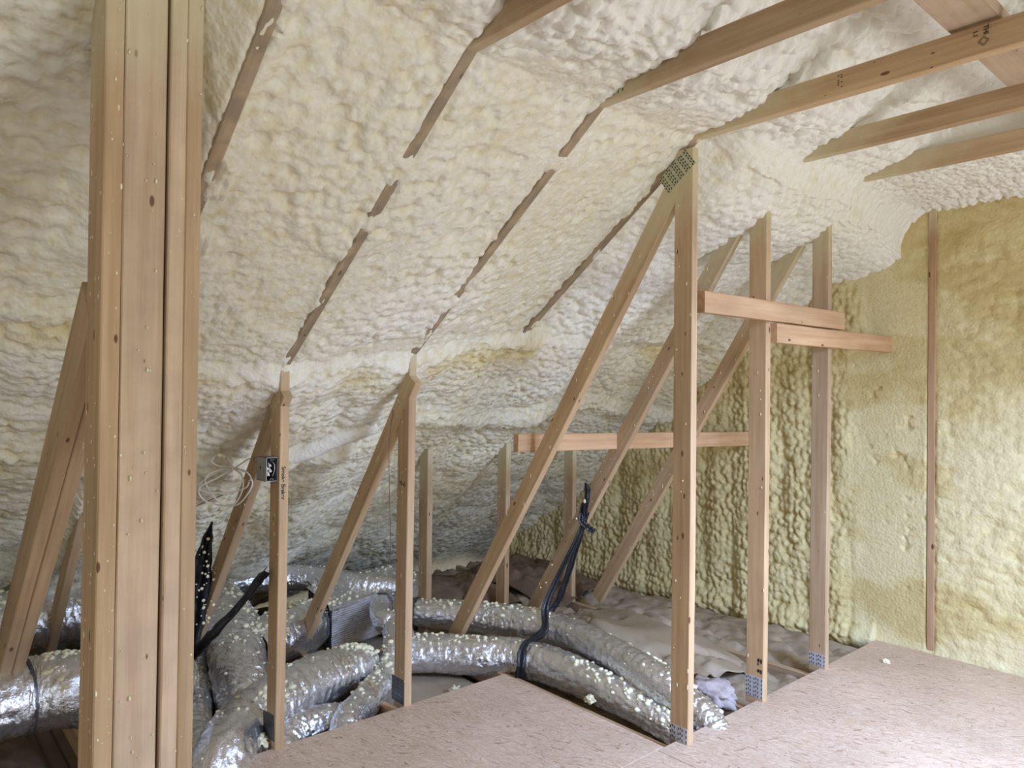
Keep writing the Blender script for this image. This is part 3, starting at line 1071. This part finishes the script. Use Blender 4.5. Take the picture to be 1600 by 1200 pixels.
# ------------------------------------------------------------------ foil ducts
def duct(name, label, rows, seed, rings=0.045, blobn=60, cluster=(), bands=(), wrinkle=1.0, sq=1.0):
    pts0, rad0 = catmull_n(rows, 30)
    L = sum((pts0[i + 1] - pts0[i]).length for i in range(30))
    n = max(30, int(L / 0.0055))
    pts, rad = catmull_n(rows, n)
    fr = frames(pts)
    m = 88
    w = np.arange(m) / m * math.tau
    root = thing(name, label, 'duct', tuple(Vector(rows[0][:3]) - Vector((0, 0, rows[0][3]))))
    off = np.array(root.location)
    C = np.array([list(p) for p in pts])
    A = np.array([list(f[1]) for f in fr])
    B = np.array([list(f[2]) for f in fr])
    R = np.array(rad)[:, None]
    s = np.linspace(0, L, n + 1)[:, None] * np.ones((1, m))
    W = np.ones((n + 1, 1)) * w[None, :]
    # helical wire, slack foil pulled between turns, long creases
    cw, sw = np.cos(W), np.sin(W)
    ph = s / rings * math.tau + W
    ring = 0.0018 * np.abs(np.sin(ph / 2)) * -1
    def cyl(fs, fw, k):
        return fbm(s * fs + 10, cw * fw + sw * fw * 0.7 + 20, k, 3) + fbm(s * fs + 30, sw * fw - cw * fw * 0.6 + 50, k + 9, 3) - 1
    cr = np.abs(cyl(7, 2.2, seed)) * 2
    cr2 = np.abs(cyl(26, 3.2, seed + 3)) * 2
    cr3 = np.abs(cyl(14, 9.0, seed + 5)) * 2
    s = s + 0.05 * np.sin(W + seed) + 0.03 * np.sin(2 * W + seed * 2)
    cr4 = np.abs(cyl(30, 1.6, seed + 13)) * 2
    d = ring - 0.0042 * (1 - np.clip(cr * 5, 0, 1)) - 0.0032 * (1 - np.clip(cr2 * 3, 0, 1)) - 0.0012 * (1 - np.clip(cr3 * 3, 0, 1)) - 0.0042 * (1 - np.clip(cr4 * 2.4, 0, 1)) + 0.011 * cyl(3, 0.8, seed + 8)
    d = d * wrinkle * (R / 0.12) ** 0.4
    rr = R + d
    sag = 1 - 0.10 * np.clip(-(A[:, None, 2] * cw + B[:, None, 2] * sw), 0, 1) ** 2
    rr = rr * sag
    P = C[:, None, :] + rr[..., None] * (A[:, None, :] * cw[..., None] + B[:, None, :] * sw[..., None]) - off
    body = np_mesh('foil_jacket', P, grid_faces(n + 1, m, True)[:, ::-1], M['foil'], root)
    if blobn or cluster:
        rnd = random.Random(seed)
        items = []
        def put(i, ang, sz, out=0.35):
            dirv = (Vector((0, 0, 1)) * math.cos(ang) + (fr[i][0].cross(Vector((0, 0, 1)))).normalized() * math.sin(ang))
            dirv = (dirv - fr[i][0] * dirv.dot(fr[i][0])).normalized()
            q = pts[i] + dirv * (rad[i] - 0.004 + sz * out * 0.3)
            items.append((q, (sz, sz * rnd.uniform(0.7, 1.3), sz * 0.7)))
        for _ in range(blobn):
            put(rnd.randrange(2, n - 1), rnd.gauss(0, 0.6), rnd.choice((0.0035, 0.005, 0.007, 0.010)))
        for (t0, t1, cnt, spread, side) in cluster:
            for _ in range(cnt):
                i = min(n, max(0, int(n * rnd.uniform(t0, t1))))
                put(i, side + rnd.gauss(0, spread), rnd.choice((0.006, 0.009, 0.012, 0.016)))
        blobs('foam_drops', items, M['blob'], root, fine=False)
    for (t, wd) in bands:
        i0 = int(n * t)
        k = max(2, int(wd / 0.0055))
        i1 = min(n, i0 + k)
        tube('tape_band', pts[i0:i1 + 1], [rad[q] * 1.012 + 0.001 for q in range(i0, i1 + 1)], M['tape'], root, m=40, closed_ends=False)
    return root


duct('flexible_duct', 'upper of the two long foil ducts held by the tied black strap',
     [(-3.64, 2.42, 0.09, 0.087), (-3.34, 2.66, 0.09, 0.093), (-3.09, 2.80, 0.09, 0.095), (-2.80, 2.87, 0.09, 0.092), (-2.40, 2.81, 0.09, 0.090), (-2.10, 2.74, 0.08, 0.089), (-1.87, 2.74, 0.02, 0.075), (-1.73, 2.73, -0.06, 0.068), (-1.62, 2.72, -0.13, 0.06)],
     701, blobn=70, cluster=((0.02, 0.35, 70, 0.45, 0.2), (0.45, 0.95, 60, 0.3, -1.0)), bands=((0.0, 0.03),))
duct('flexible_duct', 'lower of the two long foil ducts, lying against the floor corner',
     [(-3.38, 2.12, -0.02, 0.106), (-3.22, 2.30, -0.01, 0.106), (-3.04, 2.46, -0.01, 0.107), (-2.87, 2.60, -0.01, 0.107), (-2.63, 2.66, -0.01, 0.103), (-2.30, 2.66, -0.02, 0.089), (-2.05, 2.66, -0.05, 0.075), (-1.86, 2.66, -0.09, 0.066), (-1.72, 2.66, -0.14, 0.06)],
     711, blobn=70, cluster=((0.02, 0.3, 50, 0.3, 0), (0.55, 0.85, 90, 0.45, 0.2)))
duct('flexible_duct', 'small foil duct bending in an elbow behind the second stud',
     [(-3.98, 2.42, 0.08, 0.075), (-3.53, 2.16, 0.13, 0.068), (-3.44, 2.18, 0.11, 0.081), (-3.31, 2.13, 0.07, 0.085), (-3.25, 2.05, -0.05, 0.083), (-3.07, 1.84, -0.05, 0.08), (-2.95, 1.69, -0.05, 0.078), (-2.87, 1.59, -0.05, 0.076), (-2.72, 1.47, -0.15, 0.08)],
     721, blobn=40, cluster=((0.35, 0.75, 70, 0.6, 0.0),), bands=((0.02, 0.025),))
duct('flexible_duct', 'foil duct strapped to the left end of the rectangular box',
     [(-3.97, 1.97, 0.035, 0.135), (-3.90, 1.86, 0.05, 0.155), (-3.80, 1.66, 0.06, 0.150), (-3.72, 1.50, 0.04, 0.135)],
     731, blobn=50, cluster=((0.0, 1, 60, 0.5, 0),), bands=((0.03, 0.025),))
duct('flexible_duct', 'broad wrinkled foil duct slanting down under the lower black strap',
     [(-4.75, 1.64, 0.12, 0.150), (-4.35, 1.55, 0.12, 0.152), (-3.98, 1.48, 0.11, 0.152), (-3.66, 1.40, 0.08, 0.146), (-3.38, 1.32, 0.02, 0.13), (-3.15, 1.26, -0.10, 0.11)],
     741, blobn=60, cluster=((0.2, 0.7, 70, 0.4, -0.3),), wrinkle=1.3)
duct('flexible_duct', 'foil duct lying highest at the back, below the dark foam',
     [(-4.62, 1.40, 0.19, 0.095), (-4.55, 1.85, 0.19, 0.093), (-4.40, 2.12, 0.19, 0.088), (-4.12, 2.33, 0.17, 0.084), (-3.95, 2.55, 0.15, 0.084)],
     751, blobn=70)
duct('flexible_duct', 'fat foil duct in front, passing behind the electrical box stud to the floor edge',
     [(-3.35, 1.95, -0.02, 0.1), (-3.29, 1.82, 0.0, 0.122), (-3.23, 1.64, 0.01, 0.135), (-3.12, 1.4, 0.02, 0.135), (-2.99, 1.19, 0.01, 0.129), (-2.82, 1.04, 0.0, 0.122), (-2.68, 0.9, -0.14, 0.118)],
     761, blobn=50, cluster=((0.0, 0.22, 120, 0.5, 0.1), (0.5, 0.7, 20, 0.3, -0.6)), bands=())
duct('flexible_duct', 'short crumpled foil duct dipping under the floor edge right of the box stud',
     [(-3.05, 1.70, -0.11, 0.07), (-2.98, 1.50, -0.07, 0.082), (-2.93, 1.34, -0.07, 0.084), (-2.78, 1.22, -0.14, 0.08)],
     771, blobn=8, wrinkle=1.5)
duct('flexible_duct', 'foil duct rising right beside the big post at the bottom',
     [(-4.14, 1.38, -0.05, 0.07), (-3.76, 1.23, -0.04, 0.083), (-3.45, 1.12, -0.03, 0.087), (-3.08, 1.0, -0.03, 0.086), (-2.75, 0.88, -0.04, 0.081)],
     781, blobn=30, wrinkle=1.3)
duct('flexible_duct', 'big foil duct crossing the bottom left corner, ringed by dark tape',
     [(-3.29, -0.10, 0.21, 0.150), (-3.28, 0.18, 0.21, 0.150), (-3.29, 0.39, 0.22, 0.146), (-3.30, 0.50, 0.22, 0.148), (-3.26, 0.66, 0.21, 0.15), (-3.26, 0.86, 0.18, 0.148), (-3.36, 1.00, 0.12, 0.14)],
     791, blobn=20, cluster=((0.52, 0.80, 130, 0.55, 0.1),), bands=((0.42, 0.03),))
duct('flexible_duct', 'foam speckled foil duct far back at the left edge, behind the doubled brace',
     [(-4.45, 0.20, 0.24, 0.152), (-4.28, 0.55, 0.25, 0.155), (-4.25, 0.80, 0.25, 0.155), (-4.22, 1.02, 0.23, 0.15), (-4.22, 1.25, 0.18, 0.14)],
     801, blobn=30, cluster=((0.2, 0.9, 140, 0.5, 0.3),))

# rectangular insulated box
bx = thing('duct_box', 'rectangular foil wrapped duct box behind the second stud', 'duct box', (-3.90, 2.38, -0.10))


def build_duct_box():
    # corners on plan; the front face runs from near the first duct towards the gable
    A0, A1 = Vector((-3.80, 1.99, 0)), Vector((-4.00, 2.78, 0))
    D0 = Vector((-4.28, 2.08, 0))
    zb, zt = -0.09, 0.165
    u = (A1 - A0)
    v = (D0 - A0)
    nz_, nu_ = 60, 60
    off = bx.location
    # ribbed foil front face with horizontal pleats
    zs = np.linspace(zb, zt, 120)
    us = np.linspace(0, 1, 60)
    U, Z = np.meshgrid(us, zs, indexing='ij')
    nrm = Vector((u.y, -u.x, 0)).normalized()
    pleat = 0.0065 * np.abs(np.sin(Z / 0.0125 * math.pi)) + 0.003 * (fbm(U * 14, Z * 30, 900, 3) - 0.5)
    pleat = np.where(Z > zt - 0.03, 0.004 + 0.004 * (fbm(U * 30, Z * 60, 901, 3) - 0.5), pleat)
    P = np.stack([A0.x + u.x * U + nrm.x * pleat, A0.y + u.y * U + nrm.y * pleat, Z], -1) - np.array(off)
    np_mesh('ribbed_side', P, grid_faces(60, 120), M['foil_box'], bx)
    # wrinkled top, drooping over the edge
    us = np.linspace(-0.02, 1.02, 70)
    vs = np.linspace(-0.015, 1.0, 40)
    U, V = np.meshgrid(us, vs, indexing='ij')
    zz = zt + 0.006 + 0.010 * (fbm(U * 6, V * 5, 902, 3) - 0.5) - 0.02 * (1 - sstep(0, 0.05, V + 0.015))
    P = np.stack([A0.x + u.x * U + v.x * V, A0.y + u.y * U + v.y * V, zz], -1) - np.array(off)
    np_mesh('foil_top', P, grid_faces(70, 40), M['foil'], bx)
    # remaining faces
    B = [A0, A1, A1 + v, A0 + v]
    vv = [Vector((b.x, b.y, z)) - off for z in (zb, zt) for b in B]
    mesh_obj('end_panel', vv, [(0, 3, 7, 4), (1, 5, 6, 2), (2, 6, 7, 3), (0, 1, 2, 3)], M['tape'], bx)
    rnd = random.Random(3)
    items = []
    for _ in range(190):
        a, b = rnd.random() ** 1.4, rnd.random()
        q = A0 + u * a + v * b
        s = rnd.choice((0.004, 0.006, 0.008, 0.011, 0.015))
        items.append(((q.x, q.y, zt + 0.008), (s, s, s * 0.7)))
    blobs('foam_drops', items, M['blob'], bx)


build_duct_box()

# ------------------------------------------------------------------ foam coated pipe on the lower slope
pp = [Vector((-3.72, 1.12, 0.86)), Vector((-3.55, 1.32, 0.98)), Vector((-3.38, 1.52, 1.10)), Vector((-3.22, 1.72, 1.21)), Vector((-3.14, 1.86, 1.27))]
pts = catmull(pp, 70)
fr = frames(pts)
V = []
for i, p in enumerate(pts):
    for j in range(28):
        w = j / 28 * math.tau
        r = 0.045 + 0.007 * mnoise.noise(p * 14 + Vector((math.cos(w), math.sin(w), 0)) * 1.2) + 0.003 * mnoise.noise(p * 50 + Vector((math.cos(w), math.sin(w), 0)) * 3)
        V.append(p + Vector((0.02, 0, -0.03)) + (fr[i][1] * math.cos(w) + fr[i][2] * math.sin(w)) * r)
F = [tuple(int(q) for q in f[::-1]) for f in grid_faces(71, 28, True)]
o = mesh_obj('foam_coated_pipe', V, F, M['foam'], smooth=True)
tag(o, 'pipe buried in cream foam slanting across the lower slope behind the box stud', 'pipe')

# ------------------------------------------------------------------ black straps
CD = (0.72, -0.66, 0.1)
st = thing('hanging_strap', 'black plastic strap tied on a slanting web and looped round two long ducts', 'strap', (-2.86, 2.60, -0.12))
ribbon('strap_band', [(-2.815, 3.045, 0.72, 0.022), (-2.84, 2.99, 0.58, 0.030), (-2.90, 2.91, 0.38, 0.036), (-2.915, 2.83, 0.225, 0.042), (-2.855, 2.765, 0.125, 0.045), (-2.825, 2.655, 0.10, 0.045), (-2.795, 2.555, 0.085, 0.045), (-2.765, 2.510, 0.0, 0.045), (-2.795, 2.530, -0.09, 0.045), (-2.86, 2.59, -0.130, 0.045)], M['black'], CD, st, seed=2, fold=0.005, n=70, crumple=0.003)
ribbon('strap_band', [(-2.812, 3.050, 0.73, 0.020), (-2.85, 3.01, 0.55, 0.030), (-2.91, 3.00, 0.38, 0.034), (-2.965, 2.98, 0.22, 0.034), (-3.00, 2.94, 0.14, 0.034)], M['black'], CD, st, seed=4, fold=0.004)
ribbon('strap_knot', [(-2.815, 3.03, 0.895, 0.012), (-2.800, 3.03, 0.86, 0.034), (-2.795, 3.02, 0.80, 0.030), (-2.815, 3.02, 0.755, 0.040), (-2.82, 3.03, 0.68, 0.030)], M['black'], CD, st, seed=6, fold=0.010, thick=0.012)
ribbon('strap_tail', [(-2.822, 3.015, 0.735, 0.030), (-2.815, 3.00, 0.69, 0.034), (-2.785, 3.02, 0.655, 0.034), (-2.750, 3.04, 0.63, 0.034)], M['black'], CD, st, seed=8, fold=0.004)
rnd = random.Random(12)
blobs('foam_drops', [((-2.795 + rnd.uniform(-.005, .01), 3.0, 0.80), (0.010, 0.006, 0.014)), ((-2.83, 2.975, 0.70), (0.006, 0.005, 0.008))]
      + [((-2.90 + rnd.uniform(-0.02, 0.03), 2.83 - 0.5 * (0.42 - z), z), (0.005, 0.004, 0.005)) for z in (0.45, 0.36, 0.33)], M['blob'], st)

s1 = thing('hanging_strap', 'wide black plastic strap hanging down right beside the big post', 'strap', (-3.45, 1.17, 0.25))
ribbon('strap_band', [(-3.425, 1.185, 0.79, 0.010), (-3.43, 1.165, 0.70, 0.050), (-3.45, 1.155, 0.60, 0.082), (-3.48, 1.15, 0.48, 0.100), (-3.50, 1.14, 0.34, 0.090), (-3.49, 1.12, 0.22, 0.075)], M['black'], (0.9, -0.4, 0), s1, seed=3, fold=0.016, crumple=0.012)
rnd = random.Random(22)
blobs('foam_drops', [((-3.415 + rnd.uniform(-0.01, 0.01), 1.165 + rnd.gauss(-0.01, 0.022), rnd.uniform(0.32, 0.72)), (0.004, r_ := rnd.choice((0.003, 0.004, 0.006, 0.009)), r_)) for _ in range(46)], M['blob'], s1)
s2 = thing('hanging_strap', 'narrow black strap running from the box stud down to the post foot', 'strap', (-3.2, 1.13, 0.2))
ribbon('strap_band', [(-2.785, 1.180, 0.685, 0.040), (-2.84, 1.168, 0.64, 0.050), (-3.00, 1.155, 0.51, 0.042), (-3.18, 1.135, 0.375, 0.056), (-3.34, 1.12, 0.26, 0.066), (-3.52, 1.10, 0.13, 0.07)], M['black'], (0.7, -0.5, 0.5), s2, seed=5, fold=0.008, crumple=0.006)

# ------------------------------------------------------------------ electrical box with cable
eb = thing('electrical_box', 'grey metal electrical box fixed to the first stud', 'electrical box', (-2.80, 1.176, 1.045))


def build_ebox():
    x0, x1, y0, y1, z0, z1 = -2.842, -2.748, 1.153, 1.1985, 1.043, 1.136
    t = 0.0018
    bm = bmesh.new()
    def slab(a, b):
        r = bmesh.ops.create_cube(bm, size=1)
        c = [(p + q) / 2 for p, q in zip(a, b)]
        d = [q - p for p, q in zip(a, b)]
        bmesh.ops.scale(bm, vec=d, verts=r['verts'])
        bmesh.ops.translate(bm, vec=Vector(c) - eb.location, verts=r['verts'])
    slab((x0, y0, z0), (x1, y0 + t, z1))
    slab((x0, y1 - t, z0), (x1, y1, z1))
    slab((x0, y0, z0), (x1, y1, z0 + t))
    slab((x0, y0, z1 - t), (x1, y1, z1))
    slab((x0, y0, z0), (x0 + t, y1, z1))
    bm_obj('housing', bm, M['steel'], eb)
    bm = bmesh.new()
    slab((x0 + t, y0 + t, z0 + t), (x0 + 0.012, y1 - t, z1 - t))
    bm_obj('back_plate', bm, M['inside'], eb)
    for zz in (z0 + 0.004, z1 - 0.004):
        pts_ = [Vector((x1 - 0.001, (y0 + y1) / 2 + 0.007 * math.cos(a), zz + 0.007 * math.sin(a) * (1 if zz < 1.09 else -1))) for a in np.linspace(0, math.pi, 9)]
        tube('screw_ear', pts_, 0.0012, M['steel'], eb, m=6)
    tube('ground_wire', catmull([(x0 + 0.02, y1 - 0.02, z1 - 0.012), (x1 - 0.01, y1 - 0.014, z1 - 0.022), (x1 - 0.005, y1 - 0.010, 1.090), (x1 - 0.02, y1 - 0.012, z0 + 0.018)], 24), 0.0011, M['cable'], eb, m=6)
    for (yy_, zz_, h_) in ((1.170, 1.105, 0.010), (1.172, 1.085, 0.014), (1.164, 1.072, 0.016), (1.160, 1.093, 0.010)):
        tube('wire_nut', [Vector((x1 - 0.028, yy_, zz_ + h_)), Vector((x1 - 0.016, yy_ + 0.002, zz_)), Vector((x1 - 0.012, yy_ + 0.003, zz_ - h_ * 0.5))], [0.0025, 0.0055, 0.006], M['cable'], eb, m=8)
    tube('knockout', [Vector((-2.808, y0 - 0.0006, 1.094)), Vector((-2.808, y0 + 0.001, 1.094))], 0.006, M['inside'], eb, m=12)


build_ebox()


def coil():
    root = thing('cable_coil', 'loose coil of white electrical cable hanging left of the electrical box', 'cable', (-3.06, 1.15, 0.98))
    # plane facing the room: s along the picture's right, z up
    R_ = Vector((0.62, 0.78, 0)).normalized()
    O_ = Vector((-3.055, 1.125, 1.0))
    sc = 1 / 425.0
    def P(u, v, d=0.0):
        return O_ + R_ * ((u - 368) * sc) + Vector((0, 0, (757 - v) * sc)) + Vector((0.05, -0.05, 0)) * d
    loops = [
        [(378, 726, 0), (345, 735, .1), (322, 752, .2), (320, 770, .3), (332, 785, .2), (358, 793, 0), (385, 790, .2), (402, 772, .2), (408, 752, 0), (400, 734, .1), (380, 727, 0)],
        [(378, 727, 0), (355, 729, .3), (335, 738, .3), (331, 752, .3), (345, 773, .4), (360, 789, .3), (376, 792, .3), (390, 778, .4), (397, 757, .4), (393, 738, .3), (378, 727, .2)],
        [(376, 728, .4), (352, 743, .5), (330, 754, .5), (322, 762, .4), (335, 767, .5), (358, 768, .6), (380, 767, .5), (400, 760, .3), (405, 750, .2)],
        [(376, 724, .2), (352, 723, .1), (338, 717, 0), (340, 708, 0), (352, 703, 0), (366, 708, .1), (374, 721, .2)],
        [(380, 726, .2), (392, 717, .2), (402, 710, .2), (409, 709, .3)],
        [(405, 748, .2), (409, 746, .3), (410, 742, .4)],
    ]
    for k, lp in enumerate(loops):
        pts_ = catmull([P(*q) for q in lp], 60)
        fr_ = frames(pts_)
        # flat oval cable sheath
        V_ = []
        for i, p in enumerate(pts_):
            for j in range(8):
                w = j / 8 * math.tau
                V_.append(p - root.location + fr_[i][1] * math.cos(w) * 0.0034 + fr_[i][2] * math.sin(w) * 0.0046)
        F_ = [tuple(int(q) for q in f[::-1]) for f in grid_faces(len(pts_), 8, True)]
        mesh_obj('cable_loop', V_, F_, M['cable'], root, smooth=True)
    tube('cable_knot', catmull([P(377, 721, .6), P(381, 723, .7), P(382, 729, .7), P(377, 731, .6), P(375, 726, .5)], 16), 0.0035, M['cable'], root, m=8)
    blobs('foam_drops', [(P(352, 704, .1), (0.014, 0.012, 0.007)), (P(359, 706, .1), (0.010, 0.010, 0.007))], M['blob'], root, fine=True)


coil()
w1 = tube('thin_wire', catmull([(-2.86, 1.79, 1.315), (-2.84, 1.76, 1.16), (-2.825, 1.755, 0.95), (-2.81, 1.755, 0.76), (-2.805, 1.755, 0.62)], 50), 0.0017, M['wire_brown'], m=6)
tag(w1, 'thin brown wire hanging down just left of the second stud', 'wire')
w2 = tube('thin_wire', catmull([(-3.38, 0.92, 0.80), (-3.36, 1.00, 0.84), (-3.33, 1.10, 0.89), (-3.28, 1.18, 0.93)], 40), 0.0018, M['wire_brown'], m=6)
tag(w2, 'thin brown wire passing behind the white cable coil', 'wire')


# ------------------------------------------------------------------ loose bits
def lump(name, p, r, mat, label, cat, seed, squash=0.7, rough=0.35, group=None):
    bm = bmesh.new()
    bmesh.ops.create_icosphere(bm, subdivisions=4, radius=1)
    for v in bm.verts:
        c = v.co.copy()
        k = 1 + rough * mnoise.noise(c * 1.7 + Vector((seed, 0, 0))) + rough * 0.5 * mnoise.noise(c * 4.5 + Vector((0, seed, 0)))
        v.co = Vector((c.x * r[0], c.y * r[1], c.z * r[2])) * k
    o_ = bm_obj(name, bm, mat, None, True)
    o_.location = p
    tag(o_, label, cat, group)
    return o_


lump('insulation_scrap', (-1.97, 3.0, 0.0), (0.13, 0.08, 0.055), M['glass_wool'], 'torn roll of white glass wool beside the ends of the two long ducts', 'insulation', 3, rough=0.5)
lump('foam_chunk', (-2.30, 2.52, -0.015), (0.022, 0.02, 0.016), M['blob'], 'pale foam chunk beside the lower long duct on the floor edge', 'foam chunk', 4, rough=0.8)
lump('foam_chunk', (-2.80, 1.175, 0.022), (0.022, 0.022, 0.022), M['blob'], 'pale foam chunk at the foot of the electrical box stud', 'foam chunk', 9, rough=0.9)
lump('foam_chunk', (-2.93, 2.22, -0.09), (0.022, 0.022, 0.016), M['blob'], 'pale foam chunk lying on the batt right of the second stud', 'foam chunk', 12, rough=0.9)
lump('foam_chunk', (-1.60, 4.05, 0.006), (0.02, 0.014, 0.010), M['blob'], 'small pale foam chunk on the floor near the gable wall', 'foam chunk', 15, rough=0.9)


def crumple(p, sx, sy, h, mat, label, seed, rot=0.0):
    n = 70
    u = np.linspace(-1, 1, n)
    U, V_ = np.meshgrid(u, u, indexing='ij')
    r = np.sqrt(U ** 2 + V_ ** 2)
    cr = np.abs(fbm(U * 2.2 + 5, V_ * 2.2, seed, 4) - 0.5) * 2
    Z = h * np.clip(1 - r ** 2 * 0.75, -0.3, 1) * (0.5 + 1.3 * fbm(U * 1.6, V_ * 1.6, seed + 2, 2)) - 0.35 * h * (1 - np.clip(cr * 4, 0, 1))
    c, s = math.cos(rot), math.sin(rot)
    X = U * sx * (1 + 0.15 * (fbm(V_ * 2, U, seed + 4, 2) - 0.5))
    Y = V_ * sy * (1 + 0.15 * (fbm(U * 2, V_, seed + 5, 2) - 0.5))
    P = np.stack([c * X - s * Y, s * X + c * Y, Z], -1)
    o_ = np_mesh('crumpled_paper', P, grid_faces(n, n), mat)
    o_.location = p
    sm = o_.modifiers.new('solid', 'SOLIDIFY')
    sm.thickness = 0.003
    tag(o_, label, 'paper')
    return o_


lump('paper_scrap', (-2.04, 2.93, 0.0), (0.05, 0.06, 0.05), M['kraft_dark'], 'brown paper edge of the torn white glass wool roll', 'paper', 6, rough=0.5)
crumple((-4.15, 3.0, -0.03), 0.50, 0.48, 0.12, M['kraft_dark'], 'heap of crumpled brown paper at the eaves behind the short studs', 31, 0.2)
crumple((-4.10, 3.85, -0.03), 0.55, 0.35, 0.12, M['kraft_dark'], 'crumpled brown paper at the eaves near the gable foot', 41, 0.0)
crumple((-2.75, 3.35, -0.05), 0.62, 0.40, 0.13, M['kraft'], 'large buckled sheet of kraft paper right of the tied black strap', 51, -0.2)
